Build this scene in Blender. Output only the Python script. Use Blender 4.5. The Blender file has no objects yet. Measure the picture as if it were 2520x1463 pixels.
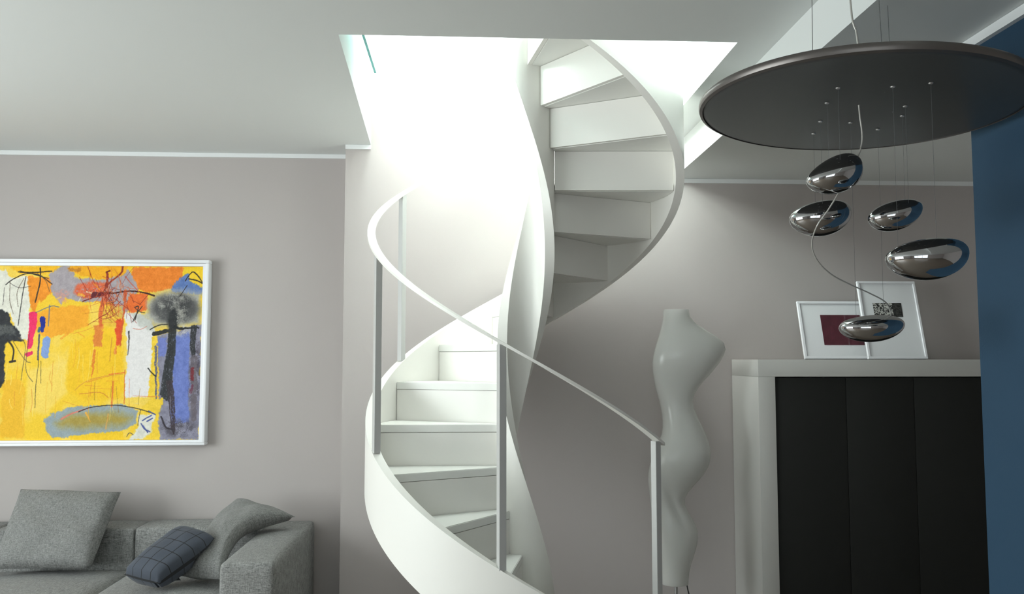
import bpy, bmesh, math, random
import numpy as np
from mathutils import Vector, Matrix
R = math.radians
random.seed(7)

# ------------------------------------------------------------------ camera
EYE = 1.763                      # eye height above the floor (metres)
scene = bpy.context.scene
cam_d = bpy.data.cameras.new('camera'); cam_d.sensor_width = 36; cam_d.sensor_fit = 'HORIZONTAL'
cam_d.lens = 30.0; cam_d.clip_start = .05; cam_d.clip_end = 200
cam = bpy.data.objects.new('camera', cam_d); scene.collection.objects.link(cam)
cam.location = (0, 0, EYE); cam.rotation_euler = (R(90 + 4.18), 0, R(-3))
scene.camera = cam
# ------------------------------------------------------------------ world and light
world = bpy.data.worlds.new('sky'); scene.world = world; world.use_nodes = True
bg = world.node_tree.nodes['Background']
bg.inputs['Color'].default_value = (.88, .93, 1.0, 1); bg.inputs['Strength'].default_value = 2.0
scene.view_settings.view_transform = 'Standard'; scene.view_settings.look = 'None'
scene.view_settings.exposure = 0.0; scene.view_settings.gamma = 1.0
scene.view_settings.use_curve_mapping = False
def area(name, loc, rot, sx, sy, power, col):
    d = bpy.data.lights.new(name, 'AREA'); d.shape = 'RECTANGLE'; d.size = sx; d.size_y = sy
    d.energy = power; d.color = col
    o = bpy.data.objects.new(name, d); scene.collection.objects.link(o)
    o.location = loc; o.rotation_euler = rot
    return o
# daylight through the roof window over the stair, the wide side window and the rear windows
area('skylight_daylight', (-1.3, 3.6, 6.25), (0, 0, 0), 3.1, 2.8, 320, (1, .99, .97))
area('upper_window_daylight', (-3.15, 3.4, 4.85), (0, R(-90), 0), 1.9, 3.2, 1130, (1, .99, .97))
area('side_window_daylight', (-4.55, 2.0, 1.75), (0, R(-90), 0), 2.1, 3.4, 205, (.97, .985, 1))
area('rear_window_daylight', (-1.2, -3.25, 1.75), (R(90), 0, 0), 3.6, 2.1, 22, (.97, .985, 1))

# ------------------------------------------------------------------ helpers
COL = scene.collection
def srgb(r, g, b):
    def c(v):
        v /= 255
        return v / 12.92 if v <= .04045 else ((v + .055) / 1.055) ** 2.4
    return (c(r), c(g), c(b), 1)
def tag(o, label=None, cat=None, group=None, kind=None):
    if label: o['label'] = label
    if cat: o['category'] = cat
    if group: o['group'] = group
    if kind: o['kind'] = kind
    return o
def empty(name, loc=(0, 0, 0)):
    o = bpy.data.objects.new(name, None); COL.objects.link(o); o.location = loc; o.empty_display_size = .1
    return o
def mesh_obj(name, verts, faces, m, parent=None, smooth=False, angle=35):
    me = bpy.data.meshes.new(name); me.from_pydata([tuple(v) for v in verts], [], faces); me.update()
    return link(name, me, m, parent, smooth, angle)
def link(name, me, m, parent=None, smooth=False, angle=35):
    if m: me.materials.append(m)
    if smooth:
        me.polygons.foreach_set('use_smooth', [True] * len(me.polygons))
        me.set_sharp_from_angle(angle=R(angle))
    o = bpy.data.objects.new(name, me); COL.objects.link(o)
    if parent: o.parent = parent
    return o
def bm_box(bm, x0, x1, y0, y1, z0, z1):
    vs = [bm.verts.new(p) for p in ((x0,y0,z0),(x1,y0,z0),(x1,y1,z0),(x0,y1,z0),(x0,y0,z1),(x1,y0,z1),(x1,y1,z1),(x0,y1,z1))]
    for f in ((0,3,2,1),(4,5,6,7),(0,1,5,4),(1,2,6,5),(2,3,7,6),(3,0,4,7)): bm.faces.new([vs[i] for i in f])
def bm_prism(bm, poly, z0, z1):
    """poly counter-clockwise in the xy plane, extruded from z0 to z1"""
    a = [bm.verts.new((x, y, z0)) for x, y in poly]; b = [bm.verts.new((x, y, z1)) for x, y in poly]
    n = len(poly)
    bm.faces.new(a[::-1]); bm.faces.new(b)
    for i in range(n): bm.faces.new((a[i], a[(i+1) % n], b[(i+1) % n], b[i]))
def from_bm(name, bm, m, parent=None, bevel=0, seg=2, smooth=False):
    if bevel:
        bmesh.ops.bevel(bm, geom=bm.edges[:], offset=bevel, segments=seg, affect='EDGES', profile=.5)
    me = bpy.data.meshes.new(name); bm.to_mesh(me); bm.free()
    return link(name, me, m, parent, smooth or bevel > 0)
def boxes(name, lst, m, parent=None, bevel=0, seg=2):
    bm = bmesh.new()
    for b in lst: bm_box(bm, *b)
    return from_bm(name, bm, m, parent, bevel, seg)
def tube(name, pts, r, m, parent=None, n=8, cyc=False):
    pts = [Vector(p) for p in pts]; vs = []; fs = []
    up = Vector((0, 0, 1))
    for i, p in enumerate(pts):
        t = (pts[min(i+1, len(pts)-1)] - pts[max(i-1, 0)]).normalized()
        a = t.cross(up if abs(t.z) < .95 else Vector((0, 1, 0))).normalized(); b = t.cross(a)
        for k in range(n):
            g = 2 * math.pi * k / n; vs.append(p + a * (r * math.cos(g)) + b * (r * math.sin(g)))
    for i in range(len(pts) - 1):
        for k in range(n):
            fs.append((i*n+k, i*n+(k+1) % n, (i+1)*n+(k+1) % n, (i+1)*n+k))
    fs.append(tuple(range(n))[::-1]); fs.append(tuple((len(pts)-1)*n + k for k in range(n)))
    return mesh_obj(name, vs, fs, m, parent, True, 60)
def spline(pts, per=8):
    P = [Vector(p) for p in pts]; out = []
    for i in range(len(P) - 1):
        p0, p1, p2, p3 = P[max(i-1, 0)], P[i], P[i+1], P[min(i+2, len(P)-1)]
        for k in range(per):
            t = k / per
            out.append(.5*((2*p1)+(p2-p0)*t+(2*p0-5*p1+4*p2-p3)*t*t+(3*p1-p0-3*p2+p3)*t**3))
    out.append(P[-1]); return out
def lathe(name, prof, m, parent=None, n=64, mat=None, center=(0, 0)):
    vs = []; fs = []
    for r, z in prof:
        for k in range(n):
            g = 2*math.pi*k/n; vs.append((center[0]+r*math.cos(g), center[1]+r*math.sin(g), z))
    for i in range(len(prof)-1):
        for k in range(n): fs.append((i*n+k, i*n+(k+1) % n, (i+1)*n+(k+1) % n, (i+1)*n+k))
    fs.append(tuple(range(n))[::-1]); fs.append(tuple((len(prof)-1)*n+k for k in range(n)))
    return mesh_obj(name, vs, fs, m, parent, True, 40)

# ------------------------------------------------------------------ materials
MATS = {}
def mat(name, col, rough=.6, metal=0, spec=.5, noise=0, nscale=8, bump=0, bscale=200, coat=0):
    m = bpy.data.materials.new(name); m.use_nodes = True; nt = m.node_tree; p = nt.nodes['Principled BSDF']
    p.inputs['Base Color'].default_value = col; p.inputs['Roughness'].default_value = rough
    p.inputs['Metallic'].default_value = metal; p.inputs['Specular IOR Level'].default_value = spec
    if coat: p.inputs['Coat Weight'].default_value = coat
    tc = nt.nodes.new('ShaderNodeTexCoord')
    if noise:
        n = nt.nodes.new('ShaderNodeTexNoise'); n.inputs['Scale'].default_value = nscale; n.inputs['Detail'].default_value = 5
        nt.links.new(tc.outputs['Object'], n.inputs['Vector'])
        mx = nt.nodes.new('ShaderNodeMix'); mx.data_type = 'RGBA'
        mx.inputs['A'].default_value = tuple(c*(1-noise) for c in col[:3])+(1,)
        mx.inputs['B'].default_value = tuple(min(1, c*(1+noise)) for c in col[:3])+(1,)
        nt.links.new(n.outputs['Fac'], mx.inputs['Factor']); nt.links.new(mx.outputs['Result'], p.inputs['Base Color'])
    if bump:
        n2 = nt.nodes.new('ShaderNodeTexNoise'); n2.inputs['Scale'].default_value = bscale; n2.inputs['Detail'].default_value = 3
        nt.links.new(tc.outputs['Object'], n2.inputs['Vector'])
        b = nt.nodes.new('ShaderNodeBump'); b.inputs['Strength'].default_value = bump; b.inputs['Distance'].default_value = .002
        nt.links.new(n2.outputs['Fac'], b.inputs['Height']); nt.links.new(b.outputs['Normal'], p.inputs['Normal'])
    MATS[name] = m; return m
M_wall = mat('greige_wall_paint', srgb(188, 181, 178), .85, noise=.015, nscale=3, bump=.15, bscale=300)
M_ceil = mat('white_ceiling_paint', srgb(226, 229, 227), .9, noise=.01, nscale=2, bump=.1, bscale=300)
M_blue = mat('blue_wall_paint', srgb(31, 64, 88), .8, noise=.03, nscale=4, bump=.2, bscale=250)
M_trim = mat('white_trim_paint', srgb(238, 240, 240), .5, noise=.005, nscale=5)
M_stair = mat('white_lacquer', srgb(244, 242, 236), .38, noise=.006, nscale=4)
M_tread = mat('white_step_lacquer', srgb(240, 240, 235), .45, noise=.01, nscale=6)
M_steel = mat('brushed_steel', srgb(205, 205, 206), .32, 1.0, noise=.03, nscale=40)
M_post = mat('satin_silver_post', srgb(198, 198, 196), .45, .1, noise=.02, nscale=30)
M_floor = mat('taupe_floor', srgb(132, 120, 108), .4, noise=.08, nscale=5)
M_cabw = mat('cabinet_white', srgb(204, 203, 198), .5, noise=.008, nscale=5)
M_cabd = mat('charcoal_door', srgb(38, 39, 37), .75, 0, .25, noise=.04, nscale=20, bump=.15, bscale=400)
M_disc = mat('graphite_disc', srgb(84, 86, 86), .36, .3, noise=.04, nscale=30)
M_rim = mat('disc_rim', srgb(108, 103, 100), .36, .7, noise=.03, nscale=20)
M_chrome = mat('dark_chrome', (.52, .52, .53, 1), .03, 1.0, noise=.01, nscale=3)
M_wire = mat('thin_wire', srgb(104, 105, 106), .5, .5, noise=.03, nscale=50)
M_cable = mat('clear_cable', srgb(185, 182, 176), .25, .3, noise=.05, nscale=60)
M_black = mat('black_cable', srgb(25, 25, 26), .5, noise=.05, nscale=30)
M_shade = mat('white_resin_shade', srgb(214, 214, 209), .25, noise=.01, nscale=3)
MATS['white_resin_shade'].node_tree.nodes['Principled BSDF'].inputs['Subsurface Weight'].default_value = .5
MATS['white_resin_shade'].node_tree.nodes['Principled BSDF'].inputs['Subsurface Radius'].default_value = (.08, .08, .08)
MATS['white_resin_shade'].node_tree.nodes['Principled BSDF'].inputs['Subsurface Scale'].default_value = 1.0
M_frame = mat('white_frame', srgb(243, 244, 247), .4, noise=.006, nscale=8)
M_mat = mat('passepartout', srgb(246, 248, 250), .9, noise=.01, nscale=10)
def mat_glass(name, tint, gl=.06):
    m = bpy.data.materials.new(name); m.use_nodes = True; nt = m.node_tree; nt.nodes.remove(nt.nodes['Principled BSDF'])
    t = nt.nodes.new('ShaderNodeBsdfTransparent'); t.inputs['Color'].default_value = tint
    g = nt.nodes.new('ShaderNodeBsdfGlossy'); g.inputs['Roughness'].default_value = .02
    x = nt.nodes.new('ShaderNodeMixShader'); x.inputs['Fac'].default_value = gl
    nt.links.new(t.outputs[0], x.inputs[1]); nt.links.new(g.outputs[0], x.inputs[2])
    nt.links.new(x.outputs[0], nt.nodes['Material Output'].inputs['Surface']); return m
M_glass = mat_glass('window_glass', (.95, .98, .97, 1)); M_guard = mat_glass('guard_glass', (.82, .97, .96, 1), .1)
M_gedge = mat('cyan_glass_edge', srgb(120, 225, 222), .2)

def mat_tweed(name, dark, light, coord='Object', scale=1.0):
    """woven grey cloth: two crossed sets of streaky threads plus fine speckle"""
    m = bpy.data.materials.new(name); m.use_nodes = True; nt = m.node_tree; p = nt.nodes['Principled BSDF']
    p.inputs['Roughness'].default_value = .95; p.inputs['Specular IOR Level'].default_value = .15
    p.inputs['Sheen Weight'].default_value = .12
    tc = nt.nodes.new('ShaderNodeTexCoord'); facs = []
    for sx, sy, sz in ((22, 190, 150), (190, 22, 30), (160, 160, 160), (60, 260, 200)):
        mp = nt.nodes.new('ShaderNodeMapping'); mp.inputs['Scale'].default_value = (sx*scale, sy*scale, sz*scale)
        nt.links.new(tc.outputs[coord], mp.inputs['Vector'])
        n = nt.nodes.new('ShaderNodeTexNoise'); n.inputs['Scale'].default_value = 1; n.inputs['Detail'].default_value = 2
        nt.links.new(mp.outputs['Vector'], n.inputs['Vector']); facs.append(n.outputs['Fac'])
    acc = facs[0]
    for f in facs[1:]:
        a = nt.nodes.new('ShaderNodeMath'); a.operation = 'ADD'; nt.links.new(acc, a.inputs[0]); nt.links.new(f, a.inputs[1]); acc = a.outputs[0]
    rng = nt.nodes.new('ShaderNodeMapRange'); rng.inputs['From Min'].default_value = 1.35; rng.inputs['From Max'].default_value = 2.65
    nt.links.new(acc, rng.inputs['Value'])
    mx = nt.nodes.new('ShaderNodeMix'); mx.data_type = 'RGBA'; mx.inputs['A'].default_value = dark; mx.inputs['B'].default_value = light
    nt.links.new(rng.outputs['Result'], mx.inputs['Factor']); nt.links.new(mx.outputs['Result'], p.inputs['Base Color'])
    b = nt.nodes.new('ShaderNodeBump'); b.inputs['Strength'].default_value = .5; b.inputs['Distance'].default_value = .003
    nt.links.new(rng.outputs['Result'], b.inputs['Height']); nt.links.new(b.outputs['Normal'], p.inputs['Normal'])
    MATS[name] = m; return m
M_tweed = mat_tweed('grey_tweed', srgb(78, 79, 79), srgb(172, 172, 169), 'Object', 1.3)
M_tweed_p = mat_tweed('pale_grey_tweed', srgb(76, 77, 77), srgb(168, 168, 165), 'UV', .75)
def mat_check(name, base, line, nu, nv):
    m = bpy.data.materials.new(name); m.use_nodes = True; nt = m.node_tree; p = nt.nodes['Principled BSDF']
    p.inputs['Roughness'].default_value = .8; p.inputs['Sheen Weight'].default_value = .1
    tc = nt.nodes.new('ShaderNodeTexCoord'); sep = nt.nodes.new('ShaderNodeSeparateXYZ'); nt.links.new(tc.outputs['UV'], sep.inputs[0])
    outs = []
    for ax, n, w in (('X', nu, .035), ('Y', nv, .03)):
        mu = nt.nodes.new('ShaderNodeMath'); mu.operation = 'MULTIPLY'; mu.inputs[1].default_value = n; nt.links.new(sep.outputs[ax], mu.inputs[0])
        pp = nt.nodes.new('ShaderNodeMath'); pp.operation = 'PINGPONG'; pp.inputs[1].default_value = .5; nt.links.new(mu.outputs[0], pp.inputs[0])
        lt = nt.nodes.new('ShaderNodeMath'); lt.operation = 'LESS_THAN'; lt.inputs[1].default_value = w; nt.links.new(pp.outputs[0], lt.inputs[0]); outs.append(lt.outputs[0])
    mx0 = nt.nodes.new('ShaderNodeMath'); mx0.operation = 'MAXIMUM'; nt.links.new(outs[0], mx0.inputs[0]); nt.links.new(outs[1], mx0.inputs[1])
    n = nt.nodes.new('ShaderNodeTexNoise'); n.inputs['Scale'].default_value = 120; nt.links.new(tc.outputs['UV'], n.inputs['Vector'])
    m1 = nt.nodes.new('ShaderNodeMix'); m1.data_type = 'RGBA'; m1.inputs['A'].default_value = tuple(c*.8 for c in base[:3])+(1,); m1.inputs['B'].default_value = tuple(c*1.2 for c in base[:3])+(1,)
    nt.links.new(n.outputs['Fac'], m1.inputs['Factor'])
    m2 = nt.nodes.new('ShaderNodeMix'); m2.data_type = 'RGBA'; m2.inputs['B'].default_value = line
    nt.links.new(m1.outputs['Result'], m2.inputs['A']); nt.links.new(mx0.outputs[0], m2.inputs['Factor']); nt.links.new(m2.outputs['Result'], p.inputs['Base Color'])
    return m
M_check = mat_check('slate_check', srgb(68, 74, 85), srgb(28, 29, 33), 4, 5)
def mat_vcol(name, rough=.6):
    m = bpy.data.materials.new(name); m.use_nodes = True; nt = m.node_tree; p = nt.nodes['Principled BSDF']
    p.inputs['Roughness'].default_value = rough; p.inputs['Specular IOR Level'].default_value = .25
    a = nt.nodes.new('ShaderNodeVertexColor'); a.layer_name = 'paint'; nt.links.new(a.outputs['Color'], p.inputs['Base Color'])
    tc = nt.nodes.new('ShaderNodeTexCoord'); n = nt.nodes.new('ShaderNodeTexNoise'); n.inputs['Scale'].default_value = 160
    nt.links.new(tc.outputs['Object'], n.inputs['Vector'])
    b = nt.nodes.new('ShaderNodeBump'); b.inputs['Strength'].default_value = .25; b.inputs['Distance'].default_value = .002
    nt.links.new(n.outputs['Fac'], b.inputs['Height']); nt.links.new(b.outputs['Normal'], p.inputs['Normal'])
    return m
M_paint = mat_vcol('oil_paint'); M_print = mat_vcol('ink_print', .7)

# ------------------------------------------------------------------ the room shell
H1 = EYE + 1.324          # main ceiling
H2 = EYE + 1.135          # lowered ceiling on the right
UP = EYE + 1.722          # upper floor level
ROOF = 6.0
XL, XR, YB = -4.4, 4.2, -3.1
YW = 5.24                 # projecting wall behind the stair and the cabinet
YS = 5.50                 # wall behind the sofa
XS = 1.29                 # where the ceiling drops
def struct(name, lst, m, label, cat): return tag(boxes(name, lst, m), label, cat, kind='structure')
struct('floor', [(XL-.2, XR+.2, YB-.2, 5.7, -.15, 0)], M_floor, 'taupe floor of the living room', 'floor')
bm = bmesh.new()                                   # ceiling slab with the stair opening left free
OA, OB, OC, OD = (-.53, 3.43), (1.125, 3.43), (1.12, YW), (-.60, YW)
bm_prism(bm, [(XL, YB), (XS, YB), (XS, 3.43), OB, OA, (XL, 3.43)], H1, UP)
bm_prism(bm, [(XL, 3.43), OA, OD, (-.755, YW), (-.755, YS), (XL, YS)], H1, UP)
bm_prism(bm, [OB, (XS, 3.43), (XS, YW), OC], H1, UP)
tag(from_bm('ceiling', bm, M_ceil), 'white ceiling slab with the bright stair opening cut through it', 'ceiling', kind='structure')
struct('ceiling_lowered', [(XS, XR, YB, YW, H2, UP)], M_ceil, 'lowered white ceiling strip above the chandelier and cabinet', 'ceiling')
struct('wall_back_left', [(XL, -.755, YS, YS+.2, 0, H1)], M_wall, 'greige wall behind the grey sofa', 'wall')
struct('wall_back_right', [(-.755, XR, YW, YS+.2, 0, UP)], M_wall, 'greige wall behind the spiral staircase and the cabinet', 'wall')
struct('wall_upper_back', [(-3, 3, YW, YW+.2, UP, ROOF)], M_trim, 'bright white wall of the storey above the stair', 'wall')
struct('wall_upper_left', [(-3.2, -3, 1.2, 1.7, UP, ROOF), (-3.2, -3, 5.1, YW+.2, UP, ROOF), (-3.2, -3, 1.7, 5.1, UP, 3.8), (-3.2, -3, 1.7, 5.1, 5.9, ROOF)], M_trim, 'left white wall of the upper storey', 'wall')
struct('wall_upper_right', [(3, 3.2, 1.2, YW+.2, UP, ROOF)], M_trim, 'right white wall of the upper storey', 'wall')
struct('wall_upper_front', [(-3, 3, 1.0, 1.2, UP, ROOF)], M_trim, 'front white wall of the upper storey', 'wall')
struct('ceiling_upper', [(-3.2, -2.9, 1, YW+.2, ROOF, ROOF+.2), (.3, 3.2, 1, YW+.2, ROOF, ROOF+.2), (-2.9, .3, 1, 2.2, ROOF, ROOF+.2), (-2.9, .3, 5.1, YW+.2, ROOF, ROOF+.2)], M_trim, 'white upper ceiling around the roof window', 'ceiling')
w = struct('window_1', [(-2.9, -2.84, 2.2, 5.1, ROOF+.12, ROOF+.2), (.24, .3, 2.2, 5.1, ROOF+.12, ROOF+.2), (-2.84, .24, 2.2, 2.26, ROOF+.12, ROOF+.2), (-2.84, .24, 5.04, 5.1, ROOF+.12, ROOF+.2)], M_trim, 'roof window over the stair opening', 'window')
boxes('pane', [(-2.84, .24, 2.26, 5.04, ROOF+.15, ROOF+.16)], M_glass, w)
WZ = EYE+1.985
w = struct('window_4', [(-.60, .26, YW-.045, YW, WZ, WZ+.045), (-.57, -.51, YW-.03, YW, WZ+.046, WZ+1.2), (.17, .23, YW-.03, YW, WZ+.046, WZ+1.2), (-.57, .23, YW-.03, YW, WZ+1.201, WZ+1.26)], M_trim, 'white framed window of the storey above the stair', 'window')
boxes('pane', [(-.509, .169, YW-.012, YW-.006, WZ+.046, WZ+1.2)], M_glass, w)
# left wall with the wide window, rear wall with windows
struct('wall_left', [(XL-.2, XL, YB-.2, .2, 0, H1), (XL-.2, XL, 3.8, YS+.2, 0, H1), (XL-.2, XL, .2, 3.8, 0, .65), (XL-.2, XL, .2, 3.8, 2.8, H1)], M_wall, 'greige side wall with the wide window', 'wall')
struct('wall_front', [(XL, -3.1, YB-.2, YB, 0, H1), (.7, XR, YB-.2, YB, 0, H1), (-3.1, .7, YB-.2, YB, 0, .65), (-3.1, .7, YB-.2, YB, 2.8, H1)], M_wall, 'greige wall with windows opposite the stair', 'wall')
struct('wall_right', [(XR, XR+.2, YB-.2, YS+.2, 0, H1)], M_wall, 'greige end wall beyond the cabinet', 'wall')
def window(name, x0, x1, y0, y1, z0, z1, along, nb, label):
    t = .06; L = []
    if along == 'y':
        L += [(x0, x1, y0, y1, z0, z0+t), (x0, x1, y0, y1, z1-t, z1)]
        for i in range(nb+1):
            c = y0 + (y1-y0-t)*i/nb; L.append((x0, x1, c, c+t, z0+t, z1-t))
    else:
        L += [(x0, x1, y0, y1, z0, z0+t), (x0, x1, y0, y1, z1-t, z1)]
        for i in range(nb+1):
            c = x0 + (x1-x0-t)*i/nb; L.append((c, c+t, y0, y1, z0+t, z1-t))
    w = struct(name, L, M_trim, label, 'window')
    for i in range(nb):
        if along == 'y':
            d = (y1-y0-t)/nb; boxes('pane', [((x0+x1)/2-.004, (x0+x1)/2+.004, y0+d*i+t, y0+d*(i+1), z0+t, z1-t)], M_glass, w)
        else:
            d = (x1-x0-t)/nb; boxes('pane', [(x0+d*i+t, x0+d*(i+1), (y0+y1)/2-.004, (y0+y1)/2+.004, z0+t, z1-t)], M_glass, w)
window('window_2', XL-.12, XL-.05, .2, 3.8, .65, 2.8, 'y', 3, 'wide white framed window in the side wall')
window('window_3', -3.1, .7, YB-.12, YB-.05, .65, 2.8, 'x', 3, 'white framed window opposite the stair')
window('window_5', -3.13, -3.07, 1.7, 5.1, 3.8, 5.9, 'y', 3, 'wide white framed window of the upper storey')
# the blue wall at the right edge of the picture
struct('wall_blue', [(1.79, 1.95, 2.2, 2.9, 0, H2)], M_blue, 'blue painted wall end at the right edge', 'wall')
# thin white cornices
struct('trim_1', [(XL, -.757, YS-.012, YS, H1-.028, H1-.001)], M_trim, 'thin white cornice above the sofa wall', 'trim')
struct('trim_2', [(-.755, -.60, YW-.012, YW, H1-.028, H1-.001)], M_trim, 'short white cornice left of the stair opening', 'trim')
struct('trim_3', [(XS+.002, XR, YW-.012, YW, H2-.028, H2-.001)], M_trim, 'thin white cornice above the cabinet wall', 'trim')
struct('trim_4', [(1.77, 1.79, 2.2, 2.9, H2-.035, H2-.001)], M_trim, 'white cornice along the blue wall', 'trim')
struct('baseboard_left', [(XL, -.757, YS-.014, YS, 0, .08)], M_trim, 'white baseboard behind the sofa', 'baseboard')
struct('baseboard_right', [(-.755, 1.60, YW-.014, YW, 0, .08)], M_trim, 'white baseboard behind the staircase', 'baseboard')

# ------------------------------------------------------------------ the spiral staircase
SC = (.2994, 4.338); BH = .4435; NS = 26.2; RISE = .205; TH0 = 127.6
stair = empty('spiral_staircase', (SC[0], SC[1], 0))
tag(stair, 'white spiral staircase with curved stringers rising through the ceiling opening', 'staircase')
def helix_band(name, r0, r1, top, bot, a0, a1, m, step=2.0, floor=0.0):
    """band between radii r0<r1; top/bot are functions of the angle in degrees giving z"""
    n = max(2, int(round((a1-a0)/step))); vs = []; fs = []
    for i in range(n+1):
        a = a0+(a1-a0)*i/n; c, s_ = math.cos(R(a)), math.sin(R(a))
        zt = max(top(a), floor+.02); zb = max(bot(a), floor)
        for r, z in ((r0, zb), (r1, zb), (r1, zt), (r0, zt)): vs.append((r*c, r*s_, z))
    for i in range(n):
        for k in range(4): fs.append((i*4+k, i*4+(k+1) % 4, (i+1)*4+(k+1) % 4, (i+1)*4+k))
    fs.append((3, 2, 1, 0)); fs.append(tuple(n*4+k for k in range(4)))
    o = mesh_obj(name, vs, fs, m, stair, True, 40); return o
def hz(a0): return lambda a: EYE + a0 - BH*(R(a)-math.pi)
helix_band('outer_stringer', .760, .802, hz(-.252), hz(-.588), -84, 346, M_stair)
helix_band('inner_stringer', .097, .146, hz(.062), hz(-.885), -134, 338, M_stair)
tm = None; rm = None
for n in range(-8, 8):
    th = TH0-NS*n; z = EYE+.082+RISE*n
    if tm is None:
        bm = bmesh.new(); poly = []
        K = 4
        inner = [(.148*math.cos(R(-NS*k/K)), .148*math.sin(R(-NS*k/K))) for k in range(K+1)]
        outer = [(.758*math.cos(R(-NS*k/K)), .758*math.sin(R(-NS*k/K))) for k in range(K+1)]
        bm_prism(bm, (inner + outer[::-1]), -.038, 0)
        bmesh.ops.bevel(bm, geom=[e for e in bm.edges if e.calc_length() > .3], offset=.003, segments=2, affect='EDGES')
        tm = bpy.data.meshes.new('tread'); bm.to_mesh(tm); bm.free(); tm.materials.append(M_tread)
        bm = bmesh.new(); bm_box(bm, .148, .756, -.022, -.0015, -RISE-.036, -.040)
        rm = bpy.data.meshes.new('riser'); bm.to_mesh(rm); bm.free(); rm.materials.append(M_stair)
    t = bpy.data.objects.new('tread', tm); COL.objects.link(t); t.parent = stair
    t.location.z = z; t.rotation_euler.z = R(th)
    r_ = bpy.data.objects.new('riser', rm); COL.objects.link(r_); r_.parent = stair
    r_.location.z = z; r_.rotation_euler.z = R(th)
    if n == -8:
        bm = bmesh.new(); bm_box(bm, .148, .756, -.022, -.0015, -RISE+.002, -.040)
        m0 = bpy.data.meshes.new('riser'); bm.to_mesh(m0); bm.free(); m0.materials.append(M_stair); r_.data = m0
tl = TH0-NS*8                                       # last riser leads onto the landing
r_ = bpy.data.objects.new('riser', rm); COL.objects.link(r_); r_.parent = stair; r_.location.z = UP; r_.rotation_euler.z = R(tl)
bm = bmesh.new()
p0 = (.16*math.cos(R(tl)), -.166); p1 = (.80*math.cos(R(tl)), .80*math.sin(R(tl)))
bm_prism(bm, [(-.74, -.905), (p1[0]-.03, -.905), (p1[0]-.03, p1[1]), (p0[0]-.03, p0[1]), (-.74, -.166)], UP-.083, UP)
from_bm('landing', bm, M_stair, stair)
# handrail: flat bar following the helix
rail = helix_band('handrail', .764, .803, hz(.684), hz(.671), -82, 316, M_stair, 1.5)
for a, rz in ((313, 33), (258.5, 20), (203, 24), (148, 49), (38, 38), (-17, 20), (-70, 20)):
    zt = hz(.670)(a); zb = max(hz(-.252)(a)-.004, 0)
    if a == 313: zb = max(0, hz(-.252)(a))
    bm = bmesh.new(); bm_box(bm, -.016, .016, -.016, .016, zb, zt)
    b = from_bm('baluster', bm, M_post, stair, .0015, 1)
    b.location = (.782*math.cos(R(a)), .782*math.sin(R(a)), 0); b.rotation_euler.z = R(rz)
# glass guard beside the landing
g = tag(boxes('glass_guard', [(-.475, -.463, 3.44, 4.25, EYE+1.45, UP+.9)], M_guard), 'clear glass guard at the left edge of the stair opening', 'glass guard')
boxes('glass_edge', [(-.475, -.463, 3.44, 4.25, EYE+1.443, EYE+1.4495)], M_gedge, g)

# ------------------------------------------------------------------ sofa
def soft_box(name, x0, x1, y0, y1, z0, z1, r, m, parent=None, puff=(0, 0, 0), n=14, wob=.0, seed=0):
    c = np.array([(x0+x1)/2, (y0+y1)/2, (z0+z1)/2]); hs = np.array([(x1-x0)/2, (y1-y0)/2, (z1-z0)/2])
    bm = bmesh.new(); bmesh.ops.create_cube(bm, size=2)
    bmesh.ops.subdivide_edges(bm, edges=bm.edges[:], cuts=n, use_grid_fill=True)
    rng = np.random.RandomState(seed); ph = rng.rand(6)*6.28
    for v in bm.verts:
        p = np.array(v.co); p = np.sign(p)*(1-(1-np.abs(p))**1.6)        # denser towards the edges
        q = p*hs; core = np.clip(q, -(hs-r), hs-r); d = q-core; L = np.linalg.norm(d)
        w = core + (d/L*r if L > 1e-9 else 0)
        for ax in range(3):
            if puff[ax]:
                o1, o2 = [k for k in range(3) if k != ax]
                w[ax] += np.sign(p[ax])*abs(p[ax])**4*puff[ax]*(1-p[o1]**2)*(1-p[o2]**2)
        if wob:
            w[2] += wob*(math.sin(w[0]*9+ph[0])*math.sin(w[1]*8+ph[1]))*(1 if p[2] > .5 else 0)
        v.co = Vector(w+c)
    me = bpy.data.meshes.new(name); bm.to_mesh(me); bm.free()
    return link(name, me, m, parent, True, 70)
sofa = empty('sofa', (-2.4, 4.9, 0)); tag(sofa, 'grey tweed sectional sofa with low back and wide square arm', 'sofa')
def sb(name, x0, x1, *a, **k):
    o = soft_box(name, x0+2.4, x1+2.4, a[0]-4.9, a[1]-4.9, *a[2:], parent=sofa, **k); return o
ST = EYE-1.205; BT = EYE-.99
sb('arm', -1.213, -.942, 4.34, 5.46, .10, EYE-1.0, .028, M_tweed, puff=(.008, .006, .012))
xs = [-1.215, -1.945, -2.75, -3.55]
for i in range(3):
    sb('backrest', xs[i+1]+.002, xs[i]-.002, 5.195, 5.47, .12, BT+(.0 if i else .004), .022, M_tweed, puff=(.004, .006, .010), seed=i)
    sb('seat_cushion', xs[i+1]+.002, xs[i]-.003, 4.36, 5.20, .30, ST-.018, .035, M_tweed, puff=(.003, .012, .028), seed=i+4)
    sb('seat_base', xs[i+1]+.002, xs[i]-.003, 4.38, 5.19, .10, .30, .02, M_tweed)
sb('arm', -3.83, -3.553, 4.34, 5.46, .10, EYE-1.0, .028, M_tweed, puff=(.008, .006, .012))
for x in (-3.7, -2.4, -1.05):
    for y in (4.48, 5.35):
        boxes('foot', [(x-.03+2.4, x+.03+2.4, y-.03-4.9, y+.03-4.9, 0, .105)], M_steel, sofa)

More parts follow.
